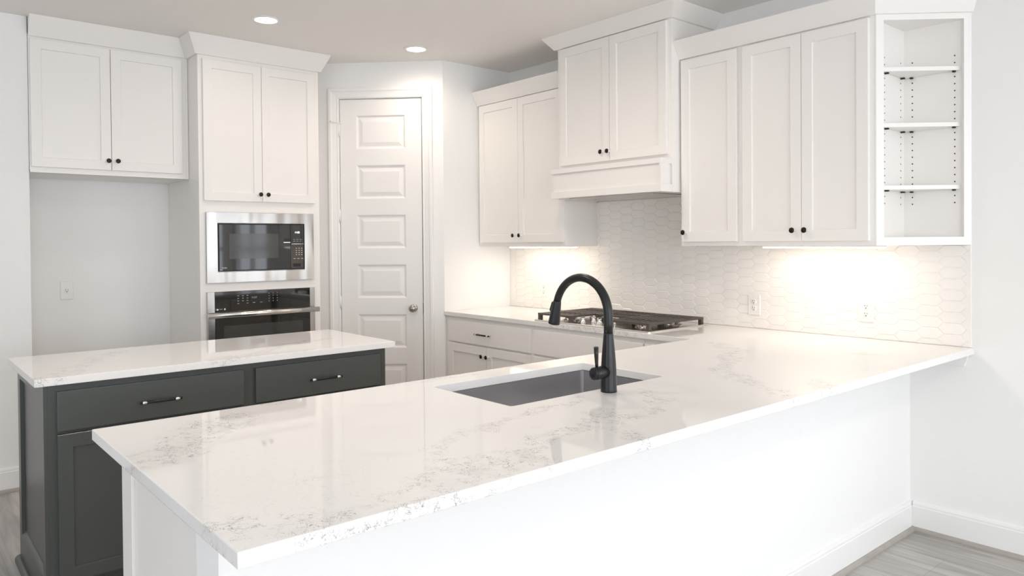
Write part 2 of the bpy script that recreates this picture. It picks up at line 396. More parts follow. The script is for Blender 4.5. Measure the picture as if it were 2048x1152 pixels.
# ---- pantry: diagonal wall with a six panel door
PF = Fr((SX, YS, 0), (1, -1, 0), (-1, -1, 0))        # a runs to the right, so the wall lies at a<0
def pa(x): return -(SX - x)*math.sqrt(2)             # a from world X
A_R, A_L = pa(-.762), pa(-1.199)                     # door edges
WEND = pa(-1.43)
DT = 2.487
b = MB()
b.box(A_R+.012, .0, -.11, 0, 0, H, PF); b.box(WEND, A_L-.012, -.11, 0, 0, H, PF); b.box(A_L-.012, A_R+.012, -.11, 0, DT+.012, H, PF)
struct(b.build('wall_pantry', M['wall']), 'diagonal white wall around the pantry door')
# casing
b = MB()
prof = [(0, 0), (0, .010), (.006, .013), (.012, .010), (.045, .016), (.055, .022), (.072, .022), (.076, .018), (.076, 0)]
path = [(A_R+.006, 0), (A_R+.006, DT+.006), (A_L-.006, DT+.006), (A_L-.006, 0)]
b.sweep(path, [(-o, w_) for o, w_ in prof], lambda u, v, w_: PF(u, w_, v))
struct(b.build('trim_1', M['trim']), 'white moulded casing around the pantry door')
dr = thing('door_1', PF((A_L+A_R)/2, 0, 0), 'white six-panel pantry door with round nickel knob', None, kind='structure')
b = MB()
z0, z1 = .012, DT
ps = []                                              # panel z ranges
for k in range(6):
    top = 2.369 - k*.3695; ps.append((top-.252, top))
ps = ps[::-1]
aL, aR = pa(-1.112), pa(-.849)
front = -.006
def q(a0, a1, c0, c1): b.bm.faces.new([b.bm.verts.new(PF(x, front, z)) for x, z in ((a0, c0), (a1, c0), (a1, c1), (a0, c1))])
zs = [z0] + [v for r in ps for v in r] + [z1]
q(A_L+.002, aL, z0, z1); q(aR, A_R-.002, z0, z1)
for k in range(0, len(zs), 2): q(aL, aR, zs[k], zs[k+1])
for (c0, c1) in ps:
    b.rect(PF, aL, aR, c0, c1, [(0, front), (.004, front-.001), (.014, front-.010), (.022, front-.011), (.050, front-.003), (.052, front-.003)], back=False)
for (x0, x1, y0, y1) in ((A_L+.002, A_R-.002, 0, 0),):
    rr = [[PF(x0, front, z0), PF(x1, front, z0), PF(x1, front, z1), PF(x0, front, z1)], [PF(x0, front-.035, z0), PF(x1, front-.035, z0), PF(x1, front-.035, z1), PF(x0, front-.035, z1)]]
    b.loft(rr, False, True)
bmesh.ops.remove_doubles(b.bm, verts=b.bm.verts[:], dist=1e-5)
b.build('door_panel', M['door'], dr)
kp = PF(pa(-.811), front, .935)
b = MB(); b.lathe(kp, PF.b, [(.028, 0), (.028, .004), (.022, .008), (.011, .012), (.010, .034), (.016, .038), (.025, .046), (.0275, .056), (.025, .066), (.016, .073), (.004, .076)], 32)
b.build('door_handle', M['nickel'], dr)
for (c0, c1) in ((2.216, 2.307), (1.578, 1.671), (.936, 1.026), (.25, .34)):
    b = MB(); b.tube([PF(A_L-.003, .006, c0), PF(A_L-.003, .006, c1)], .007, 12); b.box(A_L-.014, A_L+.004, -.002, .004, c0+.002, c1-.002, PF)
    b.build('hinge', M['trim'], dr)
b = MB(); b.tube([PF(A_L-.003, .008, 2.315), PF(A_L-.045, .03, 2.322)], .0035, 10); b.tube([PF(A_L-.045, .026, 2.322), PF(A_L-.058, .040, 2.322)], .007, 10); b.box(A_L-.016, A_L+.012, .0, .008, 2.309, 2.318, PF)
b.build('door_stop', M['plate'], dr)
b = MB(); b.box(A_R-.0015, A_R+.0035, -.028, -.002, .90, .97, PF); b.build('strike_plate', M['black'], dr)
# jambs
b = MB(); b.box(A_L-.012, A_L-.0015, -.11, -.0005, 0, DT+.012, PF); b.box(A_R+.0035, A_R+.012, -.11, -.0005, 0, DT+.012, PF); b.box(A_L-.012, A_R+.012, -.11, -.0005, DT+.003, DT+.012, PF)
struct(b.build('trim_2', M['trim']))
# pantry room behind stays closed
b = MB(); b.box(-2.2, 0, YA, YA+D, 0, H); b.box(-1.424, -1.40, 3.84, YA, 0, H); struct(b.build('wall_pantry_back', M['wall']))

# ---- peninsula half wall
XE = -3.335
b = MB(); b.box(XE, 0, YP, YP+.134, 0, .884); struct(b.build('wall_peninsula', M['wall']), 'white half wall carrying the bar counter')

# ---- baseboards and shoe mouldings
BB = [(0, 0), (.015, 0), (.015, .118), (.012, .121), (.012, .130), (.008, .140), (0, .143)]
SH = [(.015, 0), (.031, 0), (.031, .008), (.027, .017), (.020, .021), (.015, .021)]
def runs(name, n2, path, sign):
    f = lambda u, v, w_: Vector((u, v, w_))
    b = MB(); b.sweep(path, [(sign*o, w_) for o, w_ in BB], f); struct(b.build(name, M['trim'], bevel=0))
    b = MB(); b.sweep(path, [(sign*o, w_) for o, w_ in SH], f); struct(b.build(n2, M['shoe']))
runs('baseboard_right', 'trim_3', [(0, YP-.0155), (0, YMIN)], -1)
runs('baseboard_peninsula', 'trim_4', [(0, YP), (XE, YP), (XE, YP+.134)], 1)
runs('baseboard_left', 'trim_5', [(WL, YL), (XMIN, YL)], 1)
runs('baseboard_back', 'trim_6', [(-2.28, YA), (WL, YA)], 1)

# ------------------------------------------------------------------ cabinet kit
SHAKER = [(0, 0), (0, .0175), (.0015, .019), (.055, .019), (.0555, .0185), (.0575, .0105), (.058, .0105)]
SLAB = [(0, 0), (0, .0175), (.0015, .019), (.003, .0193)]
def shaker(parent, fr, a0, a1, c0, c1, mat, name='door', rail=.055):
    pr = [(i if i < .05 else i - .055 + rail, o_) for i, o_ in SHAKER]
    b = MB(); b.rect(fr, a0, a1, c0, c1, pr); return b.build(name, mat, parent)
def slab(parent, fr, a0, a1, c0, c1, mat, name='drawer_front'):
    b = MB(); b.rect(fr, a0, a1, c0, c1, SLAB); return b.build(name, mat, parent)
KN = {}
def knob(parent, fr, a, c, b0=.019):
    """round knob: chrome collar and stem, dark face"""
    key = tuple(round(x, 2) for x in fr.b)
    w0 = fr(a, b0, c)
    if key not in KN:
        b = MB(); b.lathe(w0, fr.b, [(.008, 0), (.008, .002), (.0055, .004), (.0055, .014), (.0125, .017), (.0148, .0185), (.0150, .0225), (.0142, .0235)], 28)
        k = b.build('knob', M['chrome'], parent, org=w0)
        b = MB(); b.lathe(w0 + fr.b*.0232, fr.b, [(.0139, 0), (.0139, .0022), (.0125, .0036), (.002, .0040)], 28)
        b.build('knob_face', M['bronze'], k)
        KN[key] = k; return k
    return inst(KN[key], parent, w0)
PU = {}
def pull(parent, fr, a, c, length=.15, b0=.019):
    key = (tuple(round(x, 2) for x in fr.b), length)
    w0 = fr(a, b0, c)
    if key not in PU:
        l = length/2; fr2 = Fr(w0, fr.a, fr.b)
        b = MB(); b.tube([fr2(-l, .028, 0), fr2(l, .028, 0)], .0058, 16); k = b.build('pull', M['black'], parent, org=w0)
        for s_ in (-1, 1):
            b = MB(); b.tube([fr2(s_*(l-.016), 0, 0), fr2(s_*(l-.016), .026, 0)], .0045, 14); b.build('pull_post', M['chrome'], k)
        for s_ in (-1, 1):
            b = MB(); b.tube([fr2(s_*(l-.026), .028, 0), fr2(s_*(l-.008), .028, 0)], .0070, 16); b.build('pull_ferrule', M['chrome'], k)
        PU[key] = k; return k
    return inst(PU[key], parent, w0)
CROWN = [(0, 0), (.016, 0), (.018, .004), (.066, .088), (.069, .094), (.069, .098), (0, .098)]
def crown(parent, path, sign, z, scale=1, mat=None, top=None, **gh):
    hz = (top - z)/.098 if top else 1
    prof = [(o*scale*sign, z + w_*hz) for o, w_ in CROWN]
    b = MB(); b.sweep(path, prof, lambda u, v, w_: Vector((u, v, w_)), **gh); return b.build('crown_molding', mat or M['cab'], parent)

# ---- fridge alcove upper cabinet
YG = 3.693
G = Fr((0, YG, 0), (1, 0, 0), (0, -1, 0))
c = thing('upper_cabinet', (-2.7, YG, 1.849), 'white two-door cabinet above the empty fridge alcove', 'cabinet')
b = MB(); b.box(WL+.002, -2.2605, YG, YA-.002, 1.849, 2.66); b.box(WL+.002, -2.2605, YG-.006, YG+.01, 1.849, 1.864)
b.build('cabinet_body', M['cab'], c, bevel=.0015)
d1 = shaker(c, G, -3.146, -2.7245, 1.882, 2.628, M['cab']); d2 = shaker(c, G, -2.7215, -2.302, 1.882, 2.628, M['cab'])
knob(d1, G, -2.743, 1.938); knob(d2, G, -2.691, 1.939)
crown(c, [(WL+.002, YG), (-2.2605, YG)], -1, 2.643, top=H-.0005, ghost1=(-2.2605, YG-1))
b = MB(); b.box(-2.2755, -2.2605, YG-.0045, YG, 1.864, 2.643); b.build('scribe_strip', M['cab'], c)

# ---- tall oven cabinet
YO = 3.496
O = Fr((0, YO, 0), (1, 0, 0), (0, -1, 0))
OX0, OX1 = -2.2585, -1.4255
c = thing('tall_oven_cabinet', ((OX0+OX1)/2, YO, 0), 'tall white cabinet housing the stacked microwave and wall oven', 'cabinet')
b = MB()
b.box(OX0, OX0+.018, YO+.019, YA-.002, 0, 2.66); b.box(OX1-.018, OX1, YO+.019, 3.83, 0, 2.66); b.box(OX0+.018, OX1-.018, YO+.02, 3.83, 2.642, 2.66)
b.box(OX0+.018, OX1-.018, 3.82, 3.835, 0, 2.642); b.box(OX0+.018, OX1-.018, YO+.02, 3.82, .30, .318); b.box(OX0+.018, OX1-.018, YO+.02, 3.82, 1.123, 1.141); b.box(OX0+.018, OX1-.018, YO+.02, 3.82, 1.66, 1.678)
b.build('cabinet_body', M['cab'], c)
b = MB()
mx0, mx1, mz0, mz1 = -2.205, -1.495, 1.185, 1.615; oz0, oz1 = .38, 1.098
b.box(OX0, mx0, YO, YO+.019, .1, 2.66); b.box(mx1, OX1, YO, YO+.019, .1, 2.66)
b.box(mx0, mx1, YO, YO+.019, mz1, 1.72); b.box(mx0, mx1, YO, YO+.019, oz1, mz0); b.box(mx0, mx1, YO, YO+.019, .30, oz0); b.box(mx0, mx1, YO, YO+.019, .1, .13); b.box(mx0, mx1, YO, YO+.019, 2.60, 2.66)
b.build('face_frame', M['cab'], c)
d1 = shaker(c, O, -2.232, -1.848, 1.702, 2.612, M['cab']); d2 = shaker(c, O, -1.8455, -1.462, 1.702, 2.612, M['cab'])
knob(d1, O, -1.867, 1.751); knob(d2, O, -1.815, 1.751)
dd = slab(c, O, -2.232, -1.462, .118, .322, M['cab']); pull(dd, O, -1.85, .22, .162)
crown(c, [(OX0-.0015, YG-.001), (OX0-.0015, YO), (OX1, YO), (OX1, 3.77)], -1, 2.6376, top=H-.0005, ghost0=(OX0-1, YG-.001))

# ---- microwave
c = thing('microwave', (-1.85, YO, 1.165), 'built-in stainless microwave with black glass door above the wall oven', 'microwave')
m0, m1, n0, n1 = -2.222, -1.480, 1.167, 1.628
b = MB(); b.rect(O, m0, m1, n0, n1, [(0, .0005), (0, .018), (.0015, .0200), (.0700, .0200), (.0722, .0160), (.0722, .002)])
b.bm.faces.ensure_lookup_table()
b.build('trim_frame', M['steel'], c)
b = MB(); b.box(-2.19, -1.51, YO+.0, YO+.30, 1.19, 1.60); b.build('housing', M['black'], c)
i0, i1, j0, j1 = -2.149, -1.553, 1.241, 1.555
b = MB(); b.rect(O, i0, i1, j0, j1, [(0, .003), (0, .014), (.001, .015), (.004, .015)]); b.build('bezel', M['black'], c)
b = MB(); b.rect(O, i0+.006, -1.655, j0+.006, j1-.006, [(0, .015), (0, .021), (.0015, .0225), (.003, .0225)]); dm = b.build('door', M['glass'], c)
b = MB(); b.rect(O, -2.077, -1.742, 1.322, 1.488, [(0, .0226), (0, .0229)]); b.build('door_window', M['window'], dm)
b = MB(); b.rect(O, -1.653, i1-.006, j0+.006, j1-.006, [(0, .015), (0, .0205), (.001, .0215)]); cp = b.build('control_panel', M['glass'], c)
b = MB(); b.rect(O, -1.652, i1-.0065, j0+.008, 1.415, [(0, .0216), (0, .0222), (.001, .0225)]); kp_ = b.build('keypad', simple('keypad_bronze', (.085, .07, .06), .35, metal=.6), cp)
b = MB(); b.tube([O(-1.651, .027, 1.4165), O(i1-.008, .027, 1.4175)], .0032, 12); b.box(-1.705, -1.658, .0226, .026, 1.425, 1.4305, O); b.build('handle', M['chrome'], c)
b = MB()
for r_ in range(4):
    for k in range(3): b.box(-1.617+k*.020, -1.608+k*.020, .0226, .0229, 1.385-r_*.0148, 1.389-r_*.0148, O)
for k in range(3): b.box(-1.634+k*.028, -1.618+k*.028, .0226, .0229, 1.315, 1.318, O)
b.build('key_print', M['print'], kp_)
b = MB()
for r_ in range(2):
    for k in range(3): b.box(-1.635+k*.0235, -1.620+k*.0235, .0216, .0219, 1.447-r_*.013, 1.451-r_*.013, O)
b.build('key_print', simple('blue_grey_marks', (.22, .26, .30), .5), cp)
b = MB(); b.rect(O, -1.637, -1.582, 1.259, 1.283, [(0, .0225), (0, .0240), (.0008, .0245), (.0025, .0245), (.003, .0238)]); b.build('release_button', M['black'], cp)
text('11:58', O, -1.605, .0218, 1.497, .0165, M['digits'], cp, 'clock_digits')
text('Profile', O, -2.110, .0228, 1.264, .0125, M['print'], dm, 'lettering')
b = MB(); b.box(-2.141, -2.122, .0228, .0231, 1.249, 1.252, O); b.build('lettering', M['print'], dm)

# ---- wall oven
c = thing('wall_oven', (-1.85, YO, .40), 'stainless wall oven with black glass front and bar handle under the microwave', 'oven')
b = MB(); b.box(-2.19, -1.51, YO+.0, YO+.31, .39, 1.09); b.build('housing', M['black'], c)
b = MB(); b.rect(O, -2.222, -1.478, .974, 1.110, [(0, .0005), (0, .022), (.001, .0235), (.002, .0235)]); cp = b.build('control_surround', M['steel'], c)
b = MB(); b.rect(O, -2.177, -1.517, .976, 1.109, [(0, .0235), (0, .0262), (.001, .0272)]); cg = b.build('control_glass', M['glass'], c)
b = MB(); b.rect(O, -1.945, -1.845, 1.043, 1.080, [(0, .0273), (0, .0274)]); b.build('display', M['slot'], cg)
text('11:57', O, -1.917, .0277, 1.062, .017, M['dimdigits'], cg, 'clock_digits')
b = MB()
for r_ in range(4):
    for k in range(3):
        if not (r_ == 3 and k == 1): b.box(-2.031+k*.031, -2.019+k*.031, .0273, .0277, 1.075-r_*.0168, 1.080-r_*.0168, O)
    for k in range(3): b.box(-1.818+k*.029, -1.812+k*.029, .0273, .0277, 1.083-r_*.0175, 1.0885-r_*.0175, O)
b.box(-1.927, -1.911, .0273, .0277, 1.025, 1.030, O); b.box(-1.878, -1.862, .0273, .0277, 1.026, 1.030, O)
b.build('key_print', simple('touch_marks', (.26, .26, .245), .5), cg)
b = MB(); b.lathe(O(-2.160, .0272, .994), O.b, [(.0058, 0), (.0058, .0004)], 24); b.build('logo', M['plate'], cg)
b = MB(); b.box(-2.118, -2.109, .0272, .0276, .990, 1.0005, O); b.build('badge', M['plate'], cg)
text('PROFILE', O, -2.137, .0274, .996, .0058, M['print'], cg, 'lettering')
b = MB(); b.rect(O, -2.222, -1.478, .385, .968, [(0, .0005), (0, .024), (.0015, .026), (.003, .026)]); od = b.build('oven_door', M['steel'], c)
b = MB(); b.rect(O, -2.176, -1.517, .43, .966, [(0, .0261), (0, .0275), (.001, .0280)]); b.build('door_glass', M['glass'], od)
b = MB(); b.rect(O, -2.12, -1.573, .52, .885, [(0, .0281), (0, .0284)]); b.build('door_window', M['window'], od)
b = MB()
prof = []
for k in range(20):
    t_ = 2*math.pi*k/20; prof.append((.010*math.cos(t_) , .0175*math.sin(t_)*(1 if abs(math.sin(t_)) < .8 else 1)))
b.loft([[O(a_, .066+pr[0], .958+pr[1]) for pr in prof] for a_ in (-2.234, -1.466)], smooth=True)
for a_ in (-2.205, -1.495): b.box(a_-.012, a_+.012, .026, .062, .948, .968, O)
b.build('handle', M['steelpol'], od)

# ------------------------------------------------------------------ range wall
UF = -.3143; ZB = 1.3877; ZD = 2.448
W = Fr((UF, 0, 0), (0, -1, 0), (-1, 0, 0))          # a = -Y
def ub(y0, y1, zt=2.55): pass
# left upper
c = thing('upper_cabinet', (UF/2, 2.6, ZB), 'white two-door wall cabinet between the pantry wall and range hood', 'cabinet')
b = MB(); b.box(UF, -.001, 2.128, YS-.002, ZB, 2.55); b.build('cabinet_body', M['cab'], c, bevel=.0015)
d1 = shaker(c, W, -3.034, -2.592, 1.415, 2.447, M['cab']); d2 = shaker(c, W, -2.5895, -2.146, 1.415, 2.447, M['cab'])
knob(d1, W, -2.628, 1.465); knob(d2, W, -2.560, 1.465)
crown(c, [(UF, YS-.002), (UF, 2.128)], -1, 2.453)
# hood cabinet
XH = -.397; h0, h1 = 2.108, 1.1915
HF = Fr((XH, 0, 0), (0, -1, 0), (-1, 0, 0))
c = thing('range_hood_cabinet', (XH/2, (h0+h1)/2, 1.692), 'white cabinet with boxed wooden range hood above the gas cooktop', 'range hood')
b = MB(); b.box(-.316, -.001, h1, 2.126, 1.695, H-.001); b.box(XH, -.316, h1, h0, 1.695, H-.001)
b.build('cabinet_body', M['cab'], c, bevel=.0015)
d1 = shaker(c, HF, -2.074, -1.6475, 1.911, 2.669, M['cab']); d2 = shaker(c, HF, -1.6445, -1.218, 1.911, 2.669, M['cab'])
knob(d1, HF, -1.702, 1.969); knob(d2, HF, -1.648, 1.969)
# hood box: recessed apron between two bands
x1 = -.500
b = MB(); b.box(x1+.012, XH-.0005, h1+.012, 2.076-.012, 1.705, 1.872)
b.build('hood_apron', M['cab'], c)
b = MB(); b.box(x1, XH-.0005, h1, 2.076, 1.853, 1.883); b.build('hood_band', M['cab'], c, bevel=.0015)
b = MB(); b.box(x1, XH-.0005, h1, 2.076, 1.695, 1.738); b.build('hood_band', M['cab'], c, bevel=.0015)
b = MB()
b.box(x1, x1+.070, h1, h1+.012, 1.738, 1.853); b.build('hood_stile', M['cab'], c)
b = MB(); b.box(-.46, -.06, 1.28, 1.95, 1.689, 1.6948); b.build('hood_vent', M['steel'], c)
crown(c, [(-.001, h0-.0), (XH, h0), (XH, h1), (-.001, h1)], -1, 2.676, scale=1.1, top=H-.0005)
# right upper, three doors
c = thing('upper_cabinet', (UF/2, .65, ZB), 'long white three-door wall cabinet to the right of the range hood', 'cabinet')
b = MB(); b.box(UF, -.001, .110, 1.190, ZB, 2.55); b.build('cabinet_body', M['cab'], c, bevel=.0015)
d1 = shaker(c, W, -1.178, -.821, 1.411, 2.441, M['cab']); knob(d1, W, -1.152, 1.464)
d2 = shaker(c, W, -.787, -.4595, 1.411, 2.441, M['cab']); d3 = shaker(c, W, -.457, -.131, 1.411, 2.441, M['cab'])
knob(d2, W, -.497, 1.465); knob(d3, W, -.433, 1.465)
# corner of the crown is mitred with the shelf unit's
def crown_open(parent, p0, p1, pprev, pnext, z):
    """one straight run whose ends are mitred towards neighbours"""
    P = [Vector(v) for v in (pprev, p0, p1, pnext)]
    rings = []
    for i in (1, 2):
        d0 = (P[i]-P[i-1]).normalized(); d1_ = (P[i+1]-P[i]).normalized(); n0 = Vector((d0.y, -d0.x)); n1 = Vector((d1_.y, -d1_.x)); m = n0+n1; m = m/m.dot(n0)
        rings.append([Vector((*(P[i] + m*o), z+w_)) for o, w_ in CROWN])
    b = MB(); b.loft(rings); return b.build('crown_molding', M['cab'], parent)
SY0, SY1 = .1065, -.1884
crown_open(c, (UF, 1.1905), (UF, SY0), (UF, 1.5), (0, SY1), 2.450)
# open shelf unit on the diagonal
s = thing('corner_shelf_unit', (-.12, 0, ZB), 'white open corner shelf unit with three shelves at the end of wall cabinets', 'shelf')
dv = Vector((0-UF, SY1-SY0, 0)).normalized()
SF = Fr((UF, SY0, 0), dv, (dv.y, -dv.x, 0))
SL = math.hypot(UF, SY1-SY0)
def sp(x): return (x-UF)/dv.x
def prism(pts, z0, z1): 
    b = MB(); b.loft([[Vector((x, y, z0)) for x, y in pts], [Vector((x, y, z1)) for x, y in pts]]); return b
# face frame
o0, o1 = sp(-.2865), sp(-.0245)
b = MB(); b.box(0, o0, -.018, 0, ZB, 2.455, SF); b.box(o1, SL, -.018, 0, ZB, 2.455, SF); b.box(o0, o1, -.018, 0, ZB, 1.4255, SF); b.box(o0, o1, -.018, 0, 2.426, 2.455, SF)
b.build('face_frame', M['cab'], s)
tri = [(UF+.016, SY0-.001), (-.006, SY0-.001), (-.006, SY1+.02)]
b = prism(tri, ZB, 1.4245); b.build('bottom_panel', M['cab'], s)
b = prism(tri, 2.427, 2.55); b.build('top_panel', M['cab'], s)
b = MB(); b.box(UF+.0, -.001, SY0-.004, SY0+.0025, ZB, 2.55); sd = b.build('side_panel', M['cab'], s)
b = MB(); b.box(-.007, -.001, SY1+.012, SY0-.004, ZB, 2.55); bk = b.build('back_panel', M['cab'], s)
zz = [1.585 + .0325*k for k in range(22)]
shelf_z = (1.647, 1.937, 2.196)
ZH = [z for z in zz]
def hole_discs(parent, org, ax, pts):
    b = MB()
    for p in pts: b.lathe(Vector(p), ax, [(.0032, -.001), (.0032, .0004)], 12)  # flat dark discs stand in for the shade inside each pin hole
    return b.build('hole_shade_discs', M['hole'], parent)
hole_discs(sd, None, (0, -1, 0), [(x, SY0-.0042, z) for x in (-.226, -.046) for z in ZH])
hole_discs(bk, None, (-1, 0, 0), [(-.0072, y, z) for y in (.064, -.121) for z in ZH])
pins = None
for z in shelf_z:
    t3 = [(UF+.035, SY0-.006), (-.009, SY0-.006), (-.009, SY1+.035)]
    # keep the shelf behind the face frame
    off = SF.b * -.019
    b = prism([(-.009-.262, SY0-.006), (-.009, SY0-.006), (-.009, SY1+.044)], z, z+.0195); sh = b.build('shelf', M['cab'], s, bevel=.001)
    for p, d_ in (((-.226, SY0-.005), (0, -1, 0)), ((-.046, SY0-.005), (0, -1, 0)), ((-.008, .064), (-1, 0, 0)), ((-.008, -.121), (-1, 0, 0))):
        w0 = Vector((p[0], p[1], z-.003))
        if pins is None or tuple(d_) not in pins:
            pins = pins or {}
            b = MB(); b.lathe(w0, d_, [(.0026, 0), (.0026, .012)], 10); dx = Vector(d_); sd_ = Vector((dx.y, dx.x, 0))
            b.box(-.0055, .0055, .001, .018, -.004, .002, lambda u, v, w_: w0 + sd_*u + dx*v + Vector((0, 0, w_)))
            pins[tuple(d_)] = b.build('shelf_pin', M['hole'], sh, org=w0)
        else: inst(pins[tuple(d_)], sh, w0)
crown_open(s, (UF, SY0), (-.0005, SY1), (UF, .5), (.3144, SY1-.2949), 2.452)

# ---- tiled backsplash
PT, HT, FL_, PW = .0985, .0525, .0735, .0125
b = MB(); TX = -.0065
b.box(TX, -.0005, SY1+.0005, YS-.002, .9145, ZB-.0015); b.box(TX, -.0005, 1.1925, 2.127, ZB-.0015, 1.690)
b.bm.faces.ensure_lookup_table()
for f_ in b.bm.faces: f_.material_index = 1
def clip(poly, f):
    out = []
    for i in range(len(poly)):
        p, q_ = poly[i], poly[(i+1) % len(poly)]; dp, dq = f(p), f(q_)
        if dp >= 0: out.append(p)
        if (dp >= 0) != (dq >= 0):
            t_ = dp/(dp-dq); out.append((p[0]+(q_[0]-p[0])*t_, p[1]+(q_[1]-p[1])*t_))
    return out
g2 = .0011
def region(z): return
def add_tile(cy, cz, ylo, yhi, zlo, zhi):
    hw, hh, pt = FL_/2, HT/2, (PT-FL_)
    def hexa(g):
        k = g*1.15
        return [(cy-hw-pt+k*1.3, cz), (cy-hw+k*.45, cz-hh+g), (cy+hw-k*.45, cz-hh+g), (cy+hw+pt-k*1.3, cz), (cy+hw-k*.45, cz+hh-g), (cy-hw+k*.45, cz+hh-g)]
    rings = []
    for g, x in ((g2, TX+.0002), (g2+.0002, TX-.0014), (g2+.0028, TX-.0033)):
        rings.append((hexa(g), x))
    out = [clip(clip(clip(clip(r, lambda p: p[0]-ylo), lambda p: yhi-p[0]), lambda p: p[1]-zlo), lambda p: zhi-p[1]) for r, x in rings]
    full = all(len(o_) == 6 for o_ in out) and all(abs(out[0][i][0]-rings[0][0][i][0]) < 1e-9 and abs(out[0][i][1]-rings[0][0][i][1]) < 1e-9 for i in range(6))
    if full:
        b.loft([[Vector((x, p[0], p[1])) for p in r] for r, x in rings], False, True)
    else:
        o_ = out[1]
        if len(o_) >= 3: b.loft([[Vector((x, p[0], p[1])) for p in o_] for x in (TX+.0002, TX-.0028)], False, True)
nt0 = len(b.bm.faces)
for k in range(-4, 34):
    cy = .087 + PT*k
    if cy < SY1-.1 or cy > YS+.1: continue
    for j in range(0, 17):
        cz = 1.282 - .0262 + (j-8)*HT + (HT/2 if k % 2 else 0)
        if cz < .87: continue
        for (yl, yh, zl, zh) in ((SY1+.0005, YS-.002, .9155, ZB-.0015), (1.1925, 2.127, ZB-.0015, 1.690)):
            if cz+HT/2 < zl or cz-HT/2 > zh or cy+PT*.7 < yl or cy-PT*.7 > yh: continue
            # tiles crossing the cabinet line inside the hood bay are kept whole
            if zl > 1.3: zl = max(zl, 1.0) if (cy-.062 < 1.1925 or cy+.062 > 2.127) else 1.0
            elif 1.1925 <= cy-.062 and cy+.062 <= 2.127 and cz+HT/2 > ZB-.0015: continue
            add_tile(cy, cz, yl, yh, zl, zh)
ts = b.build('tile_backsplash', [M['tile'], M['grout']], recalc=True)
tag(ts, 'cream elongated-hexagon tile backsplash above the counter on the range wall', 'backsplash')
b = MB(); b.box(-.022, -.0115, 1.1925, 2.127, 1.672, 1.690); b.build('filler_strip', M['cab'], c) if False else b.bm.free()

# ---- counters
ZC = .914; TH = .0295
def slab_poly(name, outer, hole, z0, z1, mat, parent=None):
    bm = bmesh.new(); ed = []
    for loop in [outer] + ([hole] if hole else []):
        vs = [bm.verts.new((x, y, z1)) for x, y in loop]
        ed += [bm.edges.new((vs[i], vs[(i+1) % len(vs)])) for i in range(len(vs))]
    bmesh.ops.triangle_fill(bm, use_beauty=True, use_dissolve=False, edges=ed)
    r = bmesh.ops.extrude_face_region(bm, geom=bm.faces[:])
    bmesh.ops.translate(bm, verts=[v for v in r['geom'] if isinstance(v, bmesh.types.BMVert)], vec=(0, 0, z0-z1))
    mb = MB(); mb.bm.free(); mb.bm = bm
    return mb.build(name, mat, parent, bevel=.0022)
def rrect(x0, x1, y0, y1, r, n=5):
    out = []
    for cx, cy, a0 in ((x1-r, y1-r, 0), (x0+r, y1-r, 90), (x0+r, y0+r, 180), (x1-r, y0+r, 270)):
        for k in range(n+1):
            t_ = math.radians(a0+90*k/n); out.append((cx+r*math.cos(t_), cy+r*math.sin(t_)))
    return out
YC, XL, YB, XR = -.2007, -3.3998, .8749, -.6583
SK = (-2.364, -1.612, .316, .739)
o = slab_poly('countertop', [(XL, YC), (-.001, YC), (-.001, YS-.002), (XR, YS-.002), (XR, YB), (XL, YB)], rrect(*SK, .012), ZC-TH, ZC, M['quartz'])
tag(o, 'L-shaped white veined quartz countertop of the bar and range run', 'countertop')
IX0, IX1, IY0, IY1 = -3.3981, -1.8189, 1.8599, 2.5878
o = slab_poly('island_countertop', [(IX0, IY0), (IX1, IY0), (IX1, IY1), (IX0, IY1)], None, ZC-TH, ZC, M['quartz2'])
tag(o, 'white veined quartz top on the dark grey kitchen island', 'countertop')

# ---- sink
sk = thing('sink', ((SK[0]+SK[1])/2, (SK[2]+SK[3])/2, ZC-TH-.2), 'undermount stainless steel sink set into the bar counter', 'sink')
b = MB(); zt = ZC-TH-.0015
def rr(g, z, r): return [Vector((x, y, z)) for x, y in rrect(SK[0]+g, SK[1]-g, SK[2]+g, SK[3]-g, r)]
b.loft([rr(-.018, zt, .02), rr(-.002, zt, .012), rr(-.0015, zt-.19, .014), rr(.012, zt-.205, .02), rr(.10, zt-.210, .02)], False, True)
ob = b.build('basin', M['sink'], sk, recalc=False); 
for p_ in ob.data.polygons: p_.use_smooth = False
b = MB(); b.lathe((-1.99, .60, zt-.2095), (0, 0, 1), [(.045, 0), (.045, .002), (.030, .0025), (.028, -.0005), (.005, -.0005)], 28, cap0=False); b.build('drain', M['chrome'], sk)

# ---- faucet
fx, fy = -1.9765, .2655
f = thing('kitchen_faucet', (fx, fy, ZC), 'matte black gooseneck pull-down faucet behind the sink on the bar', 'faucet')
b = MB(); b.lathe((fx, fy, ZC), (0, 0, 1), [(.0272, 0), (.0276, .004), (.0270, .012), (.0258, .075), (.0248, .095), (.0225, .125), (.0190, .165), (.0165, .192), (.0160, .197)], 40)
b.build('faucet_body', M['faucet'], f)
pts = []; rad = []
zc0 = 1.112; ctr = (fy+.1245, 1.168); RR = .1245
pts.append((fx, fy, zc0)); pts.append((fx, fy, 1.14))
for k in range(0, 33):
    t_ = math.radians(180 - k*(163/32)); pts.append((fx, ctr[0]+RR*math.cos(t_), ctr[1]+RR*math.sin(t_)))
rad = [.0157]*2 + [.0157-.0022*k/32 for k in range(33)]
b = MB(); b.tube(pts, rad, 28); b.build('spout', M['faucet'], f)
e = Vector(pts[-1]); d_ = (Vector(pts[-1])-Vector(pts[-2])).normalized(); d_ = Vector((0, .22, -1)).normalized()
e2 = e
b = MB(); b.lathe(e2, d_, [(.0138, -.001), (.0146, .001), (.0150, .004), (.0185, .045), (.0213, .078), (.0213, .084), (.0195, .0855), (.004, .0855)], 36)
sp_ = b.build('spray_head', M['faucet'], f)
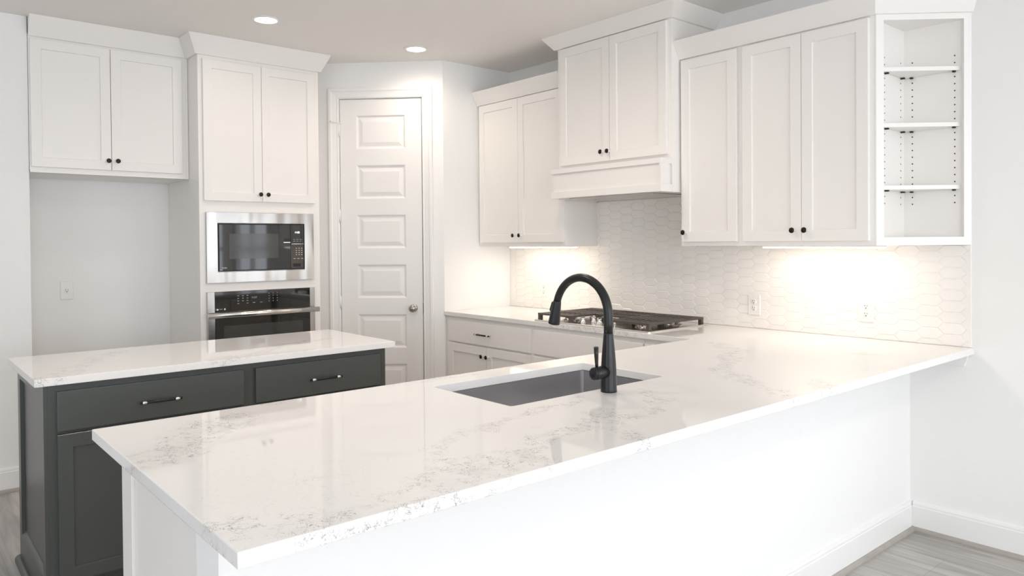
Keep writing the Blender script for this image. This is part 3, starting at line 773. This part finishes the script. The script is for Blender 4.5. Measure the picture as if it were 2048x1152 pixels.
up_ = Vector((0, d_.z, -d_.y)) * -1
b = MB(); fr_ = lambda u, v, w_: e2 + Vector((1, 0, 0))*u + d_*v + up_*w_
b.loft([[fr_(-.007, .006, .012), fr_(.007, .006, .012), fr_(.007, .050, .015), fr_(-.007, .050, .015)], [fr_(-.006, .008, .021), fr_(.006, .008, .021), fr_(.006, .040, .027), fr_(-.006, .040, .027)]])
b.build('spray_button', M['black'], sp_)
b = MB(); b.tube([(fx-.015, fy, .982), (fx-.072, fy, .982)], .0208, 36); b.lathe((fx-.0715, fy, .982), (-1, 0, 0), [(.0208, 0), (.0190, .0025), (.002, .0028)], 36)
b.lathe((fx-.036, fy, .982), (-1, 0, 0), [(.0215, 0), (.0220, .001), (.0215, .003)], 36)
lv = b.build('lever_hub', M['faucet'], f)
lp = Vector((fx-.058, fy, .998))
b = MB(); b.tube([lp, lp+Vector((-.001, 0, .02)), lp+Vector((-.003, -.001, .045)), lp+Vector((-.006, -.003, .072))], [.0048, .0058, .0070, .0080], 18)
b.build('lever', M['faucet'], lv)

# ---- peninsula cabinets (kitchen side, mostly behind the counter)
PK = Fr((0, .850, 0), (-1, 0, 0), (0, 1, 0))
c = thing('base_cabinet', (-2.0, .5, 0), 'white base cabinet run with plain end panel under the bar counter', 'cabinet')
b = MB(); b.box(-3.318, -2.42, YP+.136, .85, .1, .8835); b.box(-1.56, -.70, YP+.136, .85, .1, .8835)
b.box(-2.42, -1.56, .832, .85, .1, .8835); b.box(-2.42, -1.56, YP+.136, .832, .1, .118); b.box(-3.318, -.70, YP+.14, .79, 0, .1)
b.build('cabinet_body', M['cab'], c)
b = MB(); b.box(-3.3235, -3.3182, YP+.136, .748, .1, .8835); b.build('end_panel', M['cab'], c)
b = MB(); b.box(-3.332, -3.3185, .752, .8505, 0, .8835); b.build('corner_stile', M['cab'], c, bevel=.0015)
for x0, x1 in ((-3.30, -2.88), (-2.87, -2.43), (-2.41, -1.995), (-1.985, -1.57), (-1.55, -1.14), (-1.13, -.72)):
    shaker(c, PK, -x1, -x0, .12, .68, M['cab']); slab(c, PK, -x1, -x0, .70, .86, M['cab'])
b = MB(); b.loft([[Vector((x, y, z)) for y, z in ((-.164, .826), (YP-.001, .826), (YP-.001, .8835), (-.181, .8835))] for x in (-.020, -.001)])
tag(b.build('counter_support', M['trim'], bevel=.001), 'small white ledger board under the bar counter overhang on the right wall', 'ledger')

# ---- range wall base cabinets
XB = XR+.025
B = Fr((XB, 0, 0), (0, -1, 0), (-1, 0, 0))
c = thing('base_cabinet', (XB/2, 2.58, 0), 'white base cabinet with one drawer and two doors beside the pantry wall', 'cabinet')
b = MB(); b.box(XB, -.001, 2.101, YS-.002, .1, .8835); b.box(XB+.06, -.001, 2.101, YS-.002, 0, .1); b.build('cabinet_body', M['cab'], c, bevel=.001)
dd = slab(c, B, -3.015, -2.122, .703, .857, M['cab']); pull(dd, B, -2.588, .778, .162)
d1 = shaker(c, B, -3.015, -2.5725, .12, .690, M['cab']); d2 = shaker(c, B, -2.570, -2.122, .12, .690, M['cab'])
knob(d1, B, -2.603, .629); knob(d2, B, -2.548, .629)
c = thing('base_cabinet', (XB/2, 1.66, 0), 'white base cabinet with wide drawer fronts below the gas cooktop', 'cabinet')
b = MB(); b.box(XB, -.001, 1.2035, 2.099, .1, .8835); b.box(XB+.06, -.001, 1.2035, 2.099, 0, .1); b.build('cabinet_body', M['cab'], c, bevel=.001)
slab(c, B, -2.088, -1.206+.005, .703, .857, M['cab'])
d1 = slab(c, B, -2.088, -1.211, .415, .690, M['cab']); d2 = slab(c, B, -2.088, -1.211, .12, .40, M['cab'])
pull(d1, B, -1.65, .55, .162); pull(d2, B, -1.65, .26, .162)
c = thing('base_cabinet', (XB/2, 1.0, 0), 'white corner filler cabinet where range run meets the bar', 'cabinet')
b = MB(); b.box(XB, -.001, .2165, 1.2015, .1, .8835); b.box(XB+.06, -.001, .2165, 1.2015, 0, .1); b.build('cabinet_body', M['cab'], c, bevel=.001)
shaker(c, B, -1.190, -.89, .12, .857, M['cab'])

# ---- cooktop
ct = thing('gas_cooktop', (-.35, 1.655, ZC), 'stainless five-burner gas cooktop with black cast iron grates', 'cooktop')
cy0, cy1, cx0, cx1 = 1.178, 2.110, -.628, -.070
b = MB()
b.loft([[Vector((x, y, z)) for x, y in rrect(cx0+g, cx1-g, cy0+g, cy1-g, .012)] for g, z in ((0, .9143), (0, .919), (.003, .9215), (.020, .9218), (.030, .9190), (.034, .9190))], True, True)
b.build('cooktop_tray', M['steelpol'], ct)
for (x, y, r) in ((-.20, 1.35, .042), (-.46, 1.35, .034), (-.20, 1.94, .042), (-.46, 1.94, .034), (-.26, 1.645, .052)):
    b = MB(); b.lathe((x, y, .919), (0, 0, 1), [(r*1.5, 0), (r*1.5, .002), (r*1.15, .005), (r*1.1, .013), (r*.9, .014)], 32); bn = b.build('burner', M['steelpol'], ct)
    b = MB(); b.lathe((x, y, .9332), (0, 0, 1), [(r, 0), (r, .006), (r*.9, .009), (.002, .0095)], 32); b.build('burner_cap', M['iron'], bn)
def grate(y0, y1, x0, x1, nb, notch=None):
    b = MB(); zt = .962; hb = .012; t_ = .006
    b.box(x0, x1, y0, y0+.010, zt-hb, zt); b.box(x0, x1, y1-.010, y1, zt-hb, zt); b.box(x0, x0+.012, y0+.010, y1-.010, zt-hb, zt); b.box(x1-.012, x1, y0+.010, y1-.010, zt-hb, zt)
    xm = (x0+x1)/2
    b.box(xm-.006, xm+.006, y0+.010, y1-.010, zt-hb-.0005, zt-.0005)
    for k in range(1, nb):
        y = y0 + (y1-y0)*k/nb
        w2 = .0052
        gap = .030 if k % 2 else .0
        for xa, xb in ((x0, xm), (xm, x1)):
            xc = (xa+xb)/2
            xa = max(xa, x0+.0115); xb = min(xb, x1-.0115)
            if gap: b.box(xa, xc-gap, y-w2, y+w2, zt-hb, zt); b.box(xc+gap, xb, y-w2, y+w2, zt-hb, zt)
            else: b.box(xa, xb, y-w2, y+w2, zt-hb, zt)
    for xa in (x0+.0005, x1-.0225):
        for ya in (y0+.0005, y1-.0225): b.box(xa, xa+.022, ya, ya+.022, .9192, zt-hb+.001)
    for ya in (y0, y1-.010):
        b.box(xm-.01, xm+.01, ya, ya+.010, .935, zt-hb+.001)
    return b.build('grate', M['iron'], ct)
grate(1.200, 1.500, -.600, -.092, 13); grate(1.802, 2.100, -.600, -.092, 13); grate(1.503, 1.799, -.385, -.092, 13)
KK = None
for (x, y) in ((-.540, 1.760), (-.470, 1.735), (-.505, 1.655), (-.470, 1.575), (-.540, 1.550)):
    w0 = Vector((x, y, .919))
    if KK is None:
        b = MB(); b.lathe(w0, (0, 0, 1), [(.021, 0), (.021, .003), (.0165, .006), (.0150, .024), (.0160, .027), (.0150, .030), (.002, .0305)], 28); KK = b.build('control_knob', M['chrome'], ct, org=w0)
        b = MB(); b.box(x-.0145, x+.0145, y-.004, y+.004, .9493, .9565); b.build('knob_grip', M['chrome'], KK)
    else: inst(KK, ct, w0)

# ---- island
IF = Fr((0, IY0+.030, 0), (1, 0, 0), (0, -1, 0))
ix0, ix1, iy0, iy1 = -3.364, -1.862, IY0+.03, IY1-.03
c = thing('island_cabinet', ((ix0+ix1)/2, (iy0+iy1)/2, 0), 'dark green-grey painted kitchen island cabinet with drawers and panelled end', 'kitchen island')
b = MB(); b.box(ix0+.012, ix1, iy0, iy1-.0, .105, .8835); b.box(ix0+.012, ix1, iy0+.065, iy1-.03, 0, .105); b.build('cabinet_body', M['grey'], c, bevel=.001)
# end panel: frame round a recessed field
EF = Fr((ix0+.012, 0, 0), (0, -1, 0), (-1, 0, 0))
b = MB(); y0e, y1e = -iy1, -iy0
b.box(y0e, y0e+.060, .0002, .014, 0, .8835, EF); b.box(y1e-.055, y1e, .0002, .014, 0, .8835, EF); b.box(y0e+.060, y1e-.055, .0002, .014, .83, .8835, EF)
b.loft([[EF(a_, b_, c_) for b_, c_ in ((.0002, 0), (.014, 0), (.014, .132), (.010, .140), (.0002, .150))] for a_ in (y0e+.060, y1e-.055)])
b.build('end_panel', M['grey'], c)
b = MB(); b.sweep([(ix0-.002, iy0+.006), (ix0-.002, iy1)], [(0, 0), (.022, 0), (.022, .012), (.017, .022), (.008, .028), (0, .028)], lambda u, v, w_: Vector((u, v, w_)))
b.build('base_shoe', M['grey'], c)
dd = slab(c, IF, -3.323, -2.598, .702, .8575, M['grey']); pull(dd, IF, -2.954, .776, .162)
dd = slab(c, IF, -2.544, -1.899, .700, .8585, M['grey']); pull(dd, IF, -2.212, .776, .162)
for x0, x1 in ((-3.323, -2.962), (-2.958, -2.598), (-2.544, -2.223), (-2.219, -1.899)): shaker(c, IF, x0, x1, .115, .690, M['grey'], rail=.052)

# ---- outlets
def outlet(fr, a, c_, w_, h_, label, group=None, single=False, name='wall_outlet'):
    o = thing(name, fr(a, 0, c_), label, 'outlet', group)
    b = MB(); b.rect(fr, a-w_/2, a+w_/2, c_-h_/2, c_+h_/2, [(0, .0003), (0, .0040), (.003, .0062), (.0045, .0062)]); b.build('cover_plate', M['plate'], o)
    for k in ((0,) if single else (1, -1)):
        cc = c_ + k*.0195
        b = MB(); b.lathe(fr(a, .0060, cc), fr.b, [(.0168, 0), (.0168, .0016), (.0160, .0022), (.001, .0022)], 24); r_ = b.build('socket', M['plate'], o)
        b = MB(); b.box(a-.0072, a-.0048, .0083, .0087, cc+.001, cc+.009, fr); b.box(a+.0048, a+.0072, .0083, .0087, cc+.001, cc+.008, fr); b.lathe(fr(a, .0081, cc-.007), fr.b, [(.0028, 0), (.0028, .0006)], 12); b.build('slots', M['slot'], r_)
AF = Fr((0, YA, 0), (1, 0, 0), (0, -1, 0)); TF = Fr((TX-.0035, 0, 0), (0, -1, 0), (-1, 0, 0))
outlet(AF, -2.897, 1.126, .074, .118, 'white single outlet on the fridge alcove back wall', single=True)
outlet(TF, -.913, 1.047, .076, .118, 'white duplex outlet on the tile nearer the cooktop')
outlet(TF, -.282, 1.056, .076, .118, 'white duplex outlet on the tile below the open shelves')
outlet(TF, -2.664, 1.060, .072, .112, 'white outlet on the tile behind the faucet, under the left wall cabinet')

# ---- under cabinet lights
for (y0, y1, lb) in ((.103, .737, 'lit LED strip under the long right wall cabinet'), (2.155, 2.82, 'lit LED strip under the wall cabinet left of the hood')):
    ym = (y0+y1)/2
    if y0 < 1: y0 += .012
    o = thing('under_cabinet_light', (-.2, ym, 1.374), lb, 'light')
    b = MB(); b.box(-.222, -.178, y0, y1, 1.380, ZB-.0005); b.build('housing', M['plate'], o)
    b = MB(); b.box(-.220, -.180, y0+.002, y1-.002, 1.374, 1.380); b.build('diffuser', M['led'], o)
    l = area('led_light', (-.2, ym, 1.372), (0, 0, -1), .035, y1-y0, LED_W, (1, .86, .72)); l.parent = o; l.location = (0, 0, -.003)
    l.rotation_euler = (0, 0, 0)
# ---- recessed lights
k = 0
for (x, y, lb, pw) in ((-2.050, 2.899, 'glowing recessed ceiling light in front of the oven cabinet, the larger in view', 7), (-.982, 2.904, 'glowing recessed ceiling light in front of the pantry door', 20),
                (-2.9, 1.3, None, 40), (-1.45, 1.35, None, 36), (-3.2, -2.2, None, 40), (-1.2, -2.2, None, 30)):  # these four are unseen, added to give the room more light
    o = thing('recessed_light', (x, y, H), lb or 'unseen round recessed ceiling light, added out of view to light the room', 'light', 'recessed ceiling lights')
    b = MB(); b.lathe((x, y, H-.0005), (0, 0, -1), [(.082, 0), (.082, .003), (.078, .005), (.064, .006)], 40, cap1=False); b.build('trim_ring', M['trim'], o)
    b = MB(); b.lathe((x, y, H-.003), (0, 0, -1), [(.066, 0), (.066, .002), (.002, .0022)], 40); b.build('lens', M['lamp'], o)
    l = bpy.data.lights.new('lamp', 'SPOT'); l.energy = pw; l.color = WARM; l.spot_size = math.radians(172); l.spot_blend = 1.0; l.shadow_soft_size = .07
    lo = bpy.data.objects.new('lamp', l); COL.objects.link(lo); lo.parent = o; lo.location = (0, 0, -.02)
